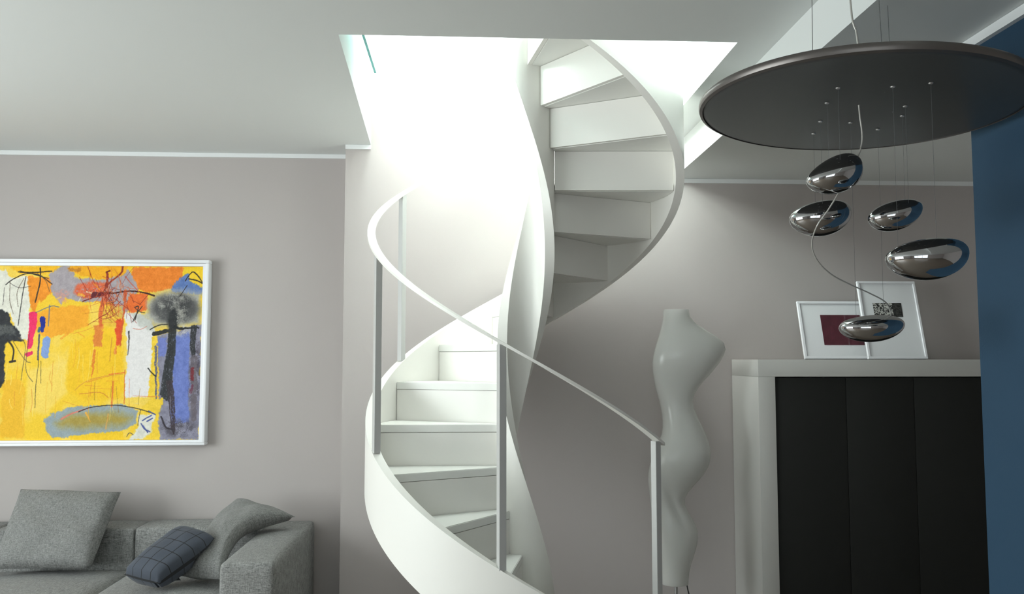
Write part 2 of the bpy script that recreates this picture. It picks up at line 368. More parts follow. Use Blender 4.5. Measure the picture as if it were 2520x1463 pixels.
from mathutils.bvhtree import BVHTree
def rest_on_sofa(p):
    """soft cushions give way where they lie on the seat, the back or the arm"""
    x, y, z = p
    if x > -1.245: z = max(z, EYE-.984)
    elif y > 5.165: z = max(z, BT+.022)
    else: z = max(z, ST+.014)
    return np.array((x, y, z))
def rest_on(tree):
    def f(p):
        p = rest_on_sofa(p)
        for k in range(3):
            l, nrm, i, d = tree.find_nearest(Vector(p))
            if l is not None and d < .2 and (Vector(p)-l).dot(nrm) < .02: p = np.array(l+nrm*.022)
        if p[2] < ST+.014: p[2] = ST+.014
        return p
    return f
def pillow(name, c00, c10, c11, c01, thick, m, lift=None, fit=rest_on_sofa, n=36, seed=1, wr=.008, pinch=.035, pw=.42):
    """cushion from its four corners (c00->c10 is u, c00->c01 is v); lift(u,v) bends it"""
    c00, c10, c11, c01 = [np.array(c, float) for c in (c00, c10, c11, c01)]
    N = np.cross((c10-c00)+(c11-c01), (c01-c00)+(c11-c10)); N /= np.linalg.norm(N)
    rng = np.random.RandomState(seed); ph = rng.rand(8)*6.28
    vs = []; uv = []; fs = []; ctr = (c00+c10+c11+c01)/4
    for side in (1, -1):
        for j in range(n+1):
            for i in range(n+1):
                u0, v0 = i/n, j/n
                a = 1-(1-min(u0, 1-u0)*2)**1.5; u = a/2 if u0 < .5 else 1-a/2
                a = 1-(1-min(v0, 1-v0)*2)**1.5; v = a/2 if v0 < .5 else 1-a/2
                U = .5+(u-.5)*(1-pinch*math.sin(math.pi*v)); V = .5+(v-.5)*(1-pinch*math.sin(math.pi*u))
                p = c00*(1-U)*(1-V)+c10*U*(1-V)+c11*U*V+c01*(1-U)*V
                pr = (max(0, 1-abs(2*u-1)**2.6)*max(0, 1-abs(2*v-1)**2.6))**pw
                t = thick/2*pr
                t += wr*pr*(math.sin(7*u+5*v+ph[0])*math.sin(9*v-3*u+ph[1])+.6*math.sin(15*u+ph[2])*math.sin(13*v+ph[3]))
                p = p+N*t*side
                if lift: p = p+np.array(lift(u, v))
                p = fit(p)
                vs.append(p-ctr); uv.append((u, v))
    k = (n+1)**2
    for s_ in (0, 1):
        for j in range(n):
            for i in range(n):
                q = [s_*k+j*(n+1)+i, s_*k+j*(n+1)+i+1, s_*k+(j+1)*(n+1)+i+1, s_*k+(j+1)*(n+1)+i]
                fs.append(q if s_ == 0 else q[::-1])
    me = bpy.data.meshes.new(name); me.from_pydata([tuple(v) for v in vs], [], fs)
    ul = me.uv_layers.new(name='UVMap')
    idx = np.zeros(len(me.loops), int); me.loops.foreach_get('vertex_index', idx)
    uva = np.array(uv); wl, hl = np.linalg.norm(c10-c00), np.linalg.norm(c01-c00)
    ul.data.foreach_set('uv', uva[idx].astype(np.float32).ravel())
    bm = bmesh.new(); bm.from_mesh(me); bmesh.ops.remove_doubles(bm, verts=bm.verts[:], dist=1e-5); bm.to_mesh(me); bm.free()
    o = link(name, me, m, None, True, 80); o.location = tuple(ctr); return o
def E_(x, y, h): return (x, y, EYE+h)
o = pillow('cushion', E_(-2.64, 4.985, -1.165), E_(-2.09, 4.97, -1.165), E_(-2.045, 5.24, -.785), E_(-2.63, 5.255, -.765), .17, M_tweed_p, seed=3, wr=.008, pinch=.02, pw=.33)
tag(o, 'large square pale grey tweed cushion leaning on the sofa back under the painting', 'cushion', 'loose sofa cushions')
o = pillow('cushion', E_(-1.54, 4.74, -1.155), E_(-1.285, 4.65, -1.155), E_(-.992, 5.10, -.915), E_(-1.375, 5.29, -.84), .15, M_tweed_p,
           lift=lambda u, v: (-.10*math.sin(math.pi*v)*u, 0, .085*math.sin(math.pi*v)*(.25+.75*u)), seed=5, wr=.009, pinch=.02, pw=.32)
tag(o, 'pale grey tweed cushion slumped over the sofa arm behind the checked cushion', 'cushion', 'loose sofa cushions')
tree = BVHTree.FromPolygons([o.matrix_basis @ v.co for v in o.data.vertices], [p.vertices[:] for p in o.data.polygons])
o = pillow('cushion', E_(-1.765, 4.60, -1.110), E_(-1.560, 4.525, -1.140), E_(-1.345, 4.79, -.985), E_(-1.560, 4.845, -.930), .18, M_check, fit=rest_on(tree), seed=9, wr=.003, pinch=-.02, pw=.27)
tag(o, 'small dark slate cushion with black check lines in the sofa corner', 'cushion', 'loose sofa cushions')

# ------------------------------------------------------------------ the abstract painting
def vnoise(x, y, seed):
    rng = np.random.RandomState(seed); T = rng.rand(64, 64)
    xi, yi = np.floor(x).astype(int), np.floor(y).astype(int); fx, fy = x-xi, y-yi
    fx = fx*fx*(3-2*fx); fy = fy*fy*(3-2*fy)
    g = lambda a, b: T[a % 64, b % 64]
    return (g(xi, yi)*(1-fx)+g(xi+1, yi)*fx)*(1-fy)+(g(xi, yi+1)*(1-fx)+g(xi+1, yi+1)*fx)*fy
def fbm(x, y, s, seed, o=4):
    a = 0; w = .5; t = 0
    for k in range(o): a = a+w*vnoise(x/s*2**k, y/s*2**k, seed+k); t += w; w *= .5
    return a/t
def make_painting():
    # picture units: u grows to the right, v downwards; canvas spans u -330..1388, v 150..1332
    step = 2.8; us = np.arange(-330, 1388+step, step); vs_ = np.arange(150, 1332+step, step)
    U, V = np.meshgrid(us, vs_)
    wu = U+22*(fbm(U, V, 46, 1)-.5)*2+10*(fbm(U, V, 11, 11)-.5)*2; wv = V+22*(fbm(U, V, 60, 2)-.5)*2+14*(fbm(U*1.6, V*.6, 11, 12)-.5)*2
    img = np.zeros(U.shape+(3,)); img[:] = (250, 206, 48)
    cn = {}
    def cached(s, seed, sx=1, sy=1):
        k = (s, seed, sx, sy)
        if k not in cn: cn[k] = fbm(U*sx, V*sy, s, seed, 3)
        return cn[k]
    FULL = (slice(None), slice(None))
    def window_of(pts, pad):
        a = np.array(pts); i0 = max(0, int((a[:, 0].min()-pad+330)/step)); i1 = min(len(us), int((a[:, 0].max()+pad+330)/step)+2)
        j0 = max(0, int((a[:, 1].min()-pad-150)/step)); j1 = min(len(vs_), int((a[:, 1].max()+pad-150)/step)+2)
        return (slice(j0, max(j1, j0+1)), slice(i0, max(i1, i0+1)))
    def blend(mask, col, var=10, seed=5, w=FULL):
        n = (cached(25, 5+seed % 3)[w]-.5)*2*var
        c = np.array(col, float)[None, None, :]+n[..., None]
        img[w] = img[w]*(1-mask[..., None])+c*mask[..., None]
    def poly(pts, col, soft=3, var=12, seed=5, op=1.0, dry=0, warp=.75):
        w = window_of(pts, 40)
        x = (U+(wu-U)*warp)[w]; y = (V+(wv-V)*warp)[w]; ins = np.zeros(x.shape, bool); dmin = np.full(x.shape, 1e9)
        P = pts+[pts[0]]
        for (x0, y0), (x1, y1) in zip(P[:-1], P[1:]):
            c = ((y0 > y) != (y1 > y)); xx = (x1-x0)*(y-y0)/((y1-y0) if y1 != y0 else 1e-9)+x0
            ins ^= (c & (x < xx))
            dx, dy = x1-x0, y1-y0; t = np.clip(((x-x0)*dx+(y-y0)*dy)/(dx*dx+dy*dy+1e-9), 0, 1)
            dmin = np.minimum(dmin, np.hypot(x-x0-t*dx, y-y0-t*dy))
        sd = np.where(ins, dmin, -dmin); mk = np.clip(sd/soft*.5+.5, 0, 1)*op
        if dry: mk = mk*np.clip((cached(7, 30+seed % 3)[w]-dry)*6+.5, 0, 1)
        blend(mk, col, var, seed, w)
    def stroke(pts, w, col, op=1.0, dry=0, seed=5, wob=None, var=8):
        if wob is None: wob = .45 if max(np.atleast_1d(w)) > 16 else .14
        wn = window_of(pts, 60); x = (U+(wu-U)*wob)[wn]; y = (V+(wv-V)*wob)[wn]; P = [np.array(p, float) for p in pts]
        if len(P) > 2:
            Q = []
            for i in range(len(P)-1):
                a, b, c, d = P[max(i-1, 0)], P[i], P[i+1], P[min(i+2, len(P)-1)]
                for k in range(6):
                    t = k/6; Q.append(.5*((2*b)+(c-a)*t+(2*a-5*b+4*c-d)*t*t+(3*b-a-3*c+d)*t**3))
            P = Q+[P[-1]]
        ws = w if isinstance(w, (list, tuple)) else (w, w)
        mk = np.zeros(x.shape); m_ = len(P)-1
        for i in range(m_):
            (x0, y0), (x1, y1) = P[i], P[i+1]; dx, dy = x1-x0, y1-y0
            t = np.clip(((x-x0)*dx+(y-y0)*dy)/(dx*dx+dy*dy+1e-9), 0, 1)
            d = np.hypot(x-x0-t*dx, y-y0-t*dy); ww = ws[0]+(ws[1]-ws[0])*(i+t)/m_
            mk = np.maximum(mk, np.clip((ww/2-d)/2.2+.5, 0, 1))
        mk = mk*op
        if dry: mk = mk*np.clip((cached(8, 60+seed % 3, 2.2, .8)[wn]-dry)*6+.5, 0, 1)
        blend(mk, col, var, seed, wn)
    base_line = None
    pale = fbm(U, V, 160, 70); blend(np.clip((pale-.5)*4, 0, .6), (252, 218, 110), 8, 9)
    poly([(-330, 150), (-60, 150), (-40, 700), (-120, 1000), (-330, 900)], (236, 150, 60), 10, 20, 4)
    poly([(-330, 900), (-150, 880), (-90, 1332), (-330, 1332)], (150, 160, 176), 8, 18, 8)
    poly([(200, 860), (470, 790), (475, 1000), (350, 1160), (205, 1150)], (253, 219, 110), 16, 8, 6, .8)
    poly([(480, 690), (760, 560), (850, 640), (850, 1060), (560, 1060), (470, 980)], (250, 200, 30), 14, 8, 7)
    poly([(40, 930), (140, 920), (190, 980), (195, 1312), (35, 1312)], (246, 190, 42), 6, 6, 3)
    poly([(-60, 190), (30, 170), (60, 240), (150, 215), (190, 230), (205, 480), (195, 660), (130, 640), (70, 470), (-60, 470)], (233, 230, 216), 4, 14, 13)
    poly([(60, 150), (380, 150), (390, 185), (250, 210), (110, 200)], (249, 190, 30), 4, 10, 14)
    poly([(180, 225), (335, 225), (365, 330), (250, 400), (235, 470), (205, 440)], (246, 150, 32), 4, 14, 15)
    poly([(330, 440), (600, 415), (610, 560), (490, 610), (330, 640), (235, 590), (240, 470)], (250, 172, 38), 6, 10, 16)
    poly([(330, 205), (400, 148), (470, 150), (500, 225), (700, 240), (860, 170), (905, 220), (945, 280), (930, 340), (840, 520), (800, 500), (770, 400), (560, 392), (440, 370), (410, 420), (350, 330)], (172, 163, 168), 4, 10, 17)
    poly([(465, 148), (860, 148), (845, 210), (700, 238), (560, 215), (465, 190)], (248, 176, 24), 4, 10, 18)
    poly([(450, 170), (550, 160), (540, 185), (460, 190)], (200, 130, 30), 4, 8, 19)
    poly([(900, 152), (1265, 155), (1275, 225), (1190, 300), (1010, 335), (925, 290), (890, 200)], (241, 134, 42), 4, 14, 20)
    poly([(1258, 152), (1390, 152), (1390, 300), (1300, 285), (1245, 225)], (247, 207, 44), 4, 10, 21)
    poly([(505, 280), (620, 248), (735, 275), (705, 360), (560, 372), (495, 330)], (226, 100, 62), 10, 14, 22, .95, .3)
    poly([(890, 345), (1010, 340), (1015, 440), (900, 475), (845, 430)], (236, 112, 44), 4, 12, 23)
    poly([(370, 330), (460, 320), (450, 400), (390, 400)], (222, 150, 130), 10, 10, 24, .6, .4)
    poly([(690, 430), (830, 420), (840, 560), (690, 560)], (240, 190, 60), 8, 18, 25, .8)
    poly([(640, 555), (708, 555), (698, 706), (642, 706)], (234, 138, 54), 4, 12, 26)
    poly([(790, 520), (846, 520), (828, 690), (800, 690)], (233, 84, 34), 4, 12, 27)
    poly([(850, 470), (960, 470), (1060, 560), (1055, 640), (1030, 1085), (950, 1095), (868, 1045), (878, 700)], (234, 230, 228), 4, 6, 28)
    poly([(900, 470), (1040, 470), (1060, 600), (960, 560)], (196, 198, 190), 8, 14, 29, .8)
    poly([(870, 1050), (1050, 1040), (1060, 1090), (880, 1095)], (249, 214, 90), 5, 8, 30)
    poly([(1090, 620), (1390, 540), (1390, 1340), (1105, 1332), (1110, 1060), (1095, 800)], (142, 140, 158), 4, 26, 31)
    poly([(1200, 620), (1305, 600), (1312, 1010), (1318, 1215), (1200, 1240), (1190, 900)], (112, 128, 196), 5, 16, 32)
    poly([(1095, 640), (1150, 630), (1140, 760), (1100, 780)], (118, 130, 196), 5, 12, 33)
    poly([(1048, 640), (1082, 640), (1080, 860), (1085, 1060), (1046, 1050)], (246, 208, 60), 3, 16, 34)
    poly([(1170, 285), (1285, 195), (1305, 262), (1390, 295), (1380, 345), (1180, 325)], (98, 126, 184), 4, 14, 35)
    poly([(1010, 400), (1060, 340), (1180, 315), (1380, 330), (1372, 540), (1250, 560), (1060, 560), (1005, 470)], (176, 176, 174), 26, 10, 36, .95)
    sm_ = cached(46, 140)*.6+cached(5, 141)*.4
    def smoke(pts, soft, lo, gain, col):
        w = window_of(pts, 40); c = np.array(pts).mean(0); rx = (max(p[0] for p in pts)-min(p[0] for p in pts))/2; ry = (max(p[1] for p in pts)-min(p[1] for p in pts))/2
        d = np.hypot((U[w]-c[0])/rx, (V[w]-c[1])/ry); mk = np.clip((1.05-d)*soft, 0, 1)*np.clip((sm_[w]-lo)*gain, 0, .95)
        blend(mk, col, 8, 5, w)
    smoke([(1010, 320), (1390, 560)], 3, .18, 2.6, (86, 86, 86)); smoke([(1090, 330), (1330, 520)], 2, .40, 3, (56, 56, 57))
    smoke([(1100, 1180), (1390, 1335)], 2, .42, 6, (90, 86, 96)); smoke([(1300, 560), (1395, 1240)], 2, .40, 6, (84, 78, 88)); smoke([(1180, 540), (1330, 640)], 2, .3, 4, (206, 204, 206))
    poly([(1040, 1060), (1140, 1060), (1110, 1180), (1115, 1340), (900, 1340), (960, 1240), (985, 1150)], (247, 208, 60), 4, 10, 37)
    poly([(980, 1165), (1085, 1160), (1070, 1260), (1020, 1332), (905, 1332), (965, 1250)], (228, 226, 214), 5, 14, 38)
    poly([(330, 1200), (375, 1150), (550, 1105), (850, 1096), (975, 1140), (958, 1220), (860, 1272), (560, 1300), (390, 1322), (335, 1262)], (154, 167, 172), 4, 8, 39)
    poly([(400, 1215), (520, 1165), (800, 1150), (930, 1180), (860, 1235), (600, 1255), (430, 1245)], (176, 152, 62), 30, 10, 40, .9)
    poly([(510, 1305), (870, 1268), (880, 1332), (500, 1332)], (249, 204, 40), 4, 8, 41)
    # thick dark strokes
    poly([(-90, 470), (10, 445), (55, 470), (80, 545), (130, 590), (165, 660), (90, 660), (48, 680), (45, 960), (15, 1000), (18, 1220), (-60, 1220), (-90, 900)], (44, 46, 50), 4, 14, 42, 1, .08)
    poly([(-60, 545), (90, 560), (110, 620), (-60, 630)], (96, 98, 96), 8, 16, 43, .8, .3)
    for dx_, ww_ in ((-22, 14), (-10, 22), (4, 26), (16, 20), (26, 12)):
        stroke([(1186+dx_*.8, 455+abs(dx_)), (1180+dx_, 700), (1158+dx_*1.15, 900), (1142+dx_*1.1, 1050+dx_)], (ww_, ww_*.8), (44+abs(dx_)//3, 47+abs(dx_)//3, 49+abs(dx_)//3), .95, .26, 44+dx_, .25)
    smoke([(1140, 440), (1235, 620)], 2, .25, 5, (48, 50, 51))
    for dx_, ww_ in ((-16, 12), (0, 20), (14, 14)):
        stroke([(1176+dx_, 940), (1200+dx_, 1120), (1212+dx_*.6, 1295-abs(dx_))], (ww_, ww_*.6), (66, 56, 62), .95, .28, 45+dx_, .25)
    stroke([(1125, 1180), (1160, 1250), (1215, 1270)], 12, (60, 54, 62), 1, .1, 46)
    for dx_, ww_ in ((-14, 12), (0, 20), (14, 12)):
        stroke([(1335+dx_, 560), (1328+dx_, 700), (1340+dx_*.5, 770)], (ww_, ww_*.8), (50, 52, 54), .95, .28, 47+dx_, .25)
    stroke([(1060, 612), (1130, 596), (1190, 580)], (34, 18), (48, 48, 46), 1, .1, 48)
    stroke([(1185, 560), (1260, 575), (1365, 572)], (22, 10), (40, 42, 44), 1, .05, 49)
    stroke([(1030, 585), (1090, 555), (1150, 550)], 7, (42, 42, 42))
    stroke([(1340, 780), (1345, 1000), (1350, 1200)], (46, 30), (112, 104, 112), .9, .3, 50)
    stroke([(1330, 850), (1332, 930)], 24, (120, 40, 48), .9, .3, 51)
    stroke([(1330, 970), (1326, 1010)], 18, (110, 60, 80), .9, .3, 52)
    stroke([(1075, 700), (1080, 900), (1090, 1050)], (20, 12), (86, 92, 130), .9, .25, 53)
    stroke([(1025, 850), (1050, 880), (1080, 905)], 8, (46, 46, 44))
    # bright accents
    stroke([(226, 490), (222, 590), (206, 700)], (62, 34), (246, 44, 104), 1, 0, 54)
    stroke([(195, 760), (222, 748)], 26, (240, 50, 104))
    stroke([(290, 510), (292, 590)], (34, 26), (22, 42, 146)); stroke([(272, 575), (268, 600)], 16, (60, 110, 130))
    stroke([(272, 620), (270, 790)], 11, (58, 66, 110), .9, .15, 55); stroke([(320, 655), (318, 755)], 50, (134, 162, 216), 1, .08, 56)
    stroke([(240, 470), (340, 428), (400, 432)], 5, (96, 100, 130)); stroke([(335, 420), (330, 560)], 8, (104, 116, 150), .8, .2, 57)
    stroke([(635, 350), (690, 345), (740, 338)], (40, 26), (96, 26, 36), 1, .05, 58)
    stroke([(560, 392), (640, 362)], 8, (110, 30, 40)); stroke([(735, 340), (880, 322), (980, 332), (1052, 352)], (9, 12), (56, 26, 26))
    stroke([(828, 150), (815, 200), (735, 270), (700, 330)], (14, 8), (150, 60, 30)); stroke([(722, 190), (728, 240), (716, 300)], (16, 22), (150, 52, 34), 1, .15, 59)
    stroke([(715, 190), (740, 182)], 10, (110, 30, 20)); stroke([(848, 220), (900, 280), (960, 340)], 5, (206, 84, 50))
    stroke([(852, 330), (845, 450), (830, 700)], (26, 6), (214, 92, 44), .9, .2, 60)
    stroke([(720, 360), (690, 450), (690, 560)], (40, 22), (226, 96, 48), .85, .25, 61)
    rnd = np.random.RandomState(4)
    for k in range(90):
        cx, cy = 750+rnd.randn()*85, 360+rnd.randn()*75; L = 60+rnd.rand()*130; an = rnd.choice([1.35, 1.6, 1.9, .3, 2.7, .9])+rnd.randn()*.25
        stroke([(cx-L/2*math.cos(an), cy-L/2*math.sin(an)), (cx+rnd.randn()*8, cy+rnd.randn()*8), (cx+L/2*math.cos(an), cy+L/2*math.sin(an))], 1.6+rnd.rand()*2.6,
               [(150, 40, 24), (206, 84, 44), (120, 34, 26), (226, 120, 50)][rnd.randint(4)], .85)
    for k in range(16):
        cx, cy = 700+rnd.randn()*110, 900+rnd.rand()*200; L = 60+rnd.rand()*130; an = rnd.choice([1.5, 1.7, -.25, .15])+rnd.randn()*.12
        stroke([(cx-L/2*math.cos(an), cy-L/2*math.sin(an)), (cx+L/2*math.cos(an), cy+L/2*math.sin(an))], 1.6+rnd.rand()*2, [(226, 130, 40), (232, 110, 50), (150, 110, 40)][rnd.randint(3)], .8)
    stroke([(655, 735), (650, 830), (642, 910)], (20, 8), (232, 128, 40), .9, .2, 62); stroke([(770, 640), (760, 800)], 4, (206, 130, 50))
    stroke([(800, 700), (798, 745)], (10, 20), (238, 130, 40)); stroke([(788, 940), (784, 1110)], (8, 12), (232, 116, 50), .9, .15, 63)
    stroke([(760, 890), (860, 880)], 7, (238, 120, 50)); stroke([(865, 860), (868, 1090)], 5, (222, 110, 50))
    stroke([(885, 600), (888, 690), (882, 760)], (12, 5), (70, 66, 66), .9, .2, 64)
    stroke([(530, 1000), (600, 940), (720, 905), (850, 890)], 4, (222, 150, 60)); stroke([(560, 1025), (700, 1015), (760, 1050)], 4, (214, 120, 50))
    for k in range(46):
        cx, cy = 60+rnd.rand()*820, 640+rnd.rand()*420; L = 50+rnd.rand()*160
        stroke([(cx, cy), (cx+rnd.randn()*5, cy+L/2), (cx+rnd.randn()*7, cy+L)], 2+rnd.rand()*4, [(246, 180, 40), (253, 226, 130), (232, 150, 46), (252, 214, 96)][rnd.randint(4)], .6)
    for k in range(8):
        cx, cy = rnd.choice([420, 560])+rnd.randn()*60, 180+rnd.rand()*560; L = 20+rnd.rand()*46; an = rnd.rand()*3.1
        stroke([(cx, cy), (cx+L*math.cos(an), cy+L*math.sin(an))], 6+rnd.rand()*12, [(252, 214, 96), (246, 160, 40), (240, 226, 190), (250, 196, 44)][rnd.randint(4)], .7, .3, k)
    # scribbles top left
    for pts, w_ in [([(110, 192), (200, 196), (340, 186)], 8), ([(30, 280), (90, 235), (165, 205), (260, 215), (345, 275)], 7), ([(120, 185), (200, 205), (320, 235)], 5),
                    ([(165, 225), (150, 330), (125, 560)], 6), ([(150, 240), (110, 330), (120, 430)], 4), ([(260, 165), (262, 260), (236, 400)], 9), ([(60, 260), (60, 380), (90, 480)], 4),
                    ([(52, 265), (120, 300), (200, 290)], 3), ([(240, 200), (300, 250), (330, 325)], 4), ([(20, 300), (16, 420)], 3), ([(130, 640), (180, 700), (160, 930)], 4), ([(90, 660), (180, 790), (220, 810)], 4),
                    ([(205, 610), (190, 850), (240, 940)], 4), ([(275, 790), (262, 1000), (262, 1115)], 3.5), ([(290, 800), (295, 950)], 3), ([(60, 660), (100, 720), (95, 800)], 12), ([(80, 805), (115, 800)], 16)]:
        stroke(pts, w_, (40, 34, 32) if w_ != 4 else (96, 78, 56), .92, 0, 65, .12)
    for pts, w_ in [([(920, 435), (945, 430), (925, 520)], 7), ([(970, 425), (940, 470), (910, 530)], 6), ([(925, 440), (960, 465), (990, 468)], 5), ([(1265, 250), (1320, 185), (1385, 260)], 7),
                    ([(1290, 235), (1340, 245), (1385, 265)], 9), ([(1320, 185), (1360, 220)], 6), ([(1230, 355), (1280, 280)], 5)]:
        stroke(pts, w_, (52, 44, 40), .95, 0, 66, .1)
    stroke([(445, 1192), (520, 1155), (640, 1115)], (12, 7), (222, 130, 112)); stroke([(560, 1145), (640, 1115), (780, 1100), (900, 1112), (985, 1130), (1080, 1160)], 6, (52, 46, 40), 1, 0, 67, .08)
    stroke([(610, 1150), (640, 1210)], (14, 4), (236, 176, 70)); stroke([(762, 1160), (750, 1260)], 9, (216, 160, 80), .8, .2, 68); stroke([(985, 1130), (965, 1240)], 4, (60, 52, 50))
    for pts in ([(1000, 1205), (1030, 1185), (1060, 1170)], [(990, 1225), (1010, 1260), (1050, 1280)], [(1000, 1240), (1035, 1285)], [(1030, 1210), (1065, 1190)], [(1040, 1140), (1085, 1165)]):
        stroke(pts, 9, (70, 84, 150), .9, .15, 69)
    stroke([(895, 1310), (910, 1285), (935, 1300)], 5, (100, 92, 80))
    img[:] += (fbm(U, V, 6, 90, 2)-.5)[..., None]*18
    img = np.clip(img, 0, 255)/255; lin = np.where(img <= .04045, img/12.92, ((img+.055)/1.055)**2.4)
    return us, vs_, lin
def painted_sheet(name, us, vs_, lin, x0, x1, z0, z1, y, m, parent):
    """a flat sheet facing -y carrying its paint as a colour layer"""
    nu, nv = len(us), len(vs_)
    xs = x0+(us-us[0])/(us[-1]-us[0])*(x1-x0); zs = z1-(vs_-vs_[0])/(vs_[-1]-vs_[0])*(z1-z0)
    X, Z = np.meshgrid(xs, zs); co = np.stack([X, np.full_like(X, y), Z], -1).reshape(-1, 3).astype(np.float32)
    i, j = np.meshgrid(np.arange(nu-1), np.arange(nv-1)); a = (j*nu+i).ravel()
    q = np.stack([a+nu, a+nu+1, a+1, a], 1).astype(np.int32)
    me = bpy.data.meshes.new(name); me.vertices.add(len(co)); me.vertices.foreach_set('co', co.ravel())
    me.loops.add(q.size); me.loops.foreach_set('vertex_index', q.ravel())
    me.polygons.add(len(q)); me.polygons.foreach_set('loop_start', np.arange(0, q.size, 4, dtype=np.int32))
    me.update(calc_edges=True)
    at = me.color_attributes.new('paint', 'FLOAT_COLOR', 'POINT')
    at.data.foreach_set('color', np.concatenate([lin.reshape(-1, 3), np.ones((nu*nv, 1))], 1).astype(np.float32).ravel())
    return link(name, me, m, parent)
PX0, PX1, PZ0, PZ1 = -3.19, -1.664, EYE-.498, EYE+.583
pt = empty('painting', ((PX0+PX1)/2, YS, EYE+.04)); tag(pt, 'large yellow and orange abstract painting in a white frame above the sofa', 'painting')
ox, oy, oz = pt.location
us, vs_, lin = make_painting()
painted_sheet('canvas', us, vs_, lin, PX0-ox, PX1-ox, PZ0-oz, PZ1-oz, 5.452-oy, M_paint, pt)
boxes('backing', [(PX0-ox, PX1-ox, 5.4535-oy, 5.495-oy, PZ0-oz, PZ1-oz)], M_mat, pt)
fo = .041
for L in ((PX0-.019, PX1+.019, PZ1+.001, PZ1+.019), (PX0-.019, PX1+.019, PZ0-.014, PZ0-.001), (PX1+.001, PX1+.019, PZ0-.001, PZ1+.001), (PX0-.019, PX0-.001, PZ0-.001, PZ1+.001)):
    boxes('frame_slip', [(L[0]-ox, L[1]-ox, 5.440-oy, 5.495-oy, L[2]-oz, L[3]-oz)], M_frame, pt)
for L in ((PX0-fo, PX1+fo, PZ1+.0205, PZ1+fo), (PX0-fo, PX1+fo, PZ0-.034, PZ0-.0155), (PX1+.0205, PX1+fo, PZ0-.0155, PZ1+.0205), (PX0-fo, PX0-.0205, PZ0-.0155, PZ1+.0205)):
    bm = bmesh.new(); bm_box(bm, L[0]-ox, L[1]-ox, 5.428-oy, 5.498-oy, L[2]-oz, L[3]-oz)
    from_bm('frame_bar', bm, M_frame, pt, .004, 2)

# ------------------------------------------------------------------ cabinet with charcoal doors
CX0, CX1, CY0, CY1, CT = 1.64, 3.46, 4.755, 5.235, EYE-.001
cab = empty('cabinet', (CX0, CY0, 0)); tag(cab, 'tall white cabinet with dark charcoal doors beside the blue wall', 'cabinet')
T = .097
def cb(name, *L, m=M_cabw, bev=.0015): 
    bm = bmesh.new(); bm_box(bm, L[0]-CX0, L[1]-CX0, L[2]-CY0, L[3]-CY0, L[4], L[5]); return from_bm(name, bm, m, cab, bev, 2)
cb('side_panel', CX0, CX0+T, CY0, CY1, 0, CT-T-.0005); cb('side_panel', CX1-T, CX1, CY0, CY1, 0, CT-T-.0005)
cb('top_panel', CX0, CX1, CY0, CY1, CT-T, CT); cb('plinth', CX0+T+.001, CX1-T-.001, CY0+.04, CY1-.02, 0, .08)
cb('back_panel', CX0+T+.001, CX1-T-.001, CY1-.03, CY1-.005, .081, CT-T-.002)
ds = [CX0+T+.004, 2.150, 2.546, 2.946, CX1-T-.004]
for i in range(4):
    cb('door', ds[i]+.0012, ds[i+1]-.0012, CY0+.014, CY0+.034, .085, CT-T-.007, m=M_cabd, bev=.0015)

# ------------------------------------------------------------------ framed prints on the cabinet
def print_noise(nu, nv, fn):
    a, b = np.arange(nu), np.arange(nv); A, B = np.meshgrid(a, b); img = np.clip(fn(A.astype(float), B.astype(float)), 0, 255)/255
    return a.astype(float), b.astype(float), np.where(img <= .04045, img/12.92, ((img+.055)/1.055)**2.4)
def framed(name, x0, w, h, ybot, lean, bars, art, fn, label, res, thick=.018):
    o = empty(name, (x0, ybot, CT)); o.rotation_euler.x = R(-lean); tag(o, label, 'picture', 'framed prints on the cabinet')
    for L in ((0, w, h-bars, h), (0, w, 0, bars), (0, bars, bars, h-bars), (w-bars, w, bars, h-bars)):
        bm = bmesh.new(); bm_box(bm, L[0], L[1], -thick, 0, L[2], L[3]); from_bm('frame_bar', bm, M_frame, o, .0015, 1)
    boxes('mount', [(bars, w-bars, -.010, -.001, bars, h-bars)], M_mat, o)
    a, b, lin = print_noise(*res, fn); painted_sheet('print', a, b, lin, art[0], art[1], art[2], art[3], -.0112, M_print, o)
    boxes('pane', [(bars, w-bars, -.0145, -.0130, bars, h-bars)], M_pglass, o)
    return o
M_pglass = mat_glass('picture_glass', (1, 1, 1, 1), .03)
def maroon(A, B):
    n = fbm(A, B, 9, 3)-.5; n2 = fbm(A*3, B, 4, 5)-.5; g = n*30+n2*26
    return np.stack([92+g, 40+g*.6, 52+g*.7], -1)
def inkp(A, B):
    n = fbm(A, B, 7, 21, 3); n2 = fbm(A+90, B+30, 3.2, 8, 2); k = np.clip((n*.5+n2*.5-.48)*14+.4, 0, 1)
    k = np.where(A > 66, k*.25, k); edge = np.clip((n2-.3)*8, 0, 1)
    v = 24+190*k*edge; return np.stack([v, v, v*.97], -1)
framed('framed_print', 2.035, .50, .372, 5.075, 17, .016, (.135, .385, .088, .283), maroon, 'white framed print of a maroon rectangle at the back on the cabinet', (80, 60))
framed('framed_print', 2.375, .362, .490, 4.965, 15, .014, (.080, .257, .262, .352), inkp, 'taller white framed print of a small black ink block in front', (100, 60))

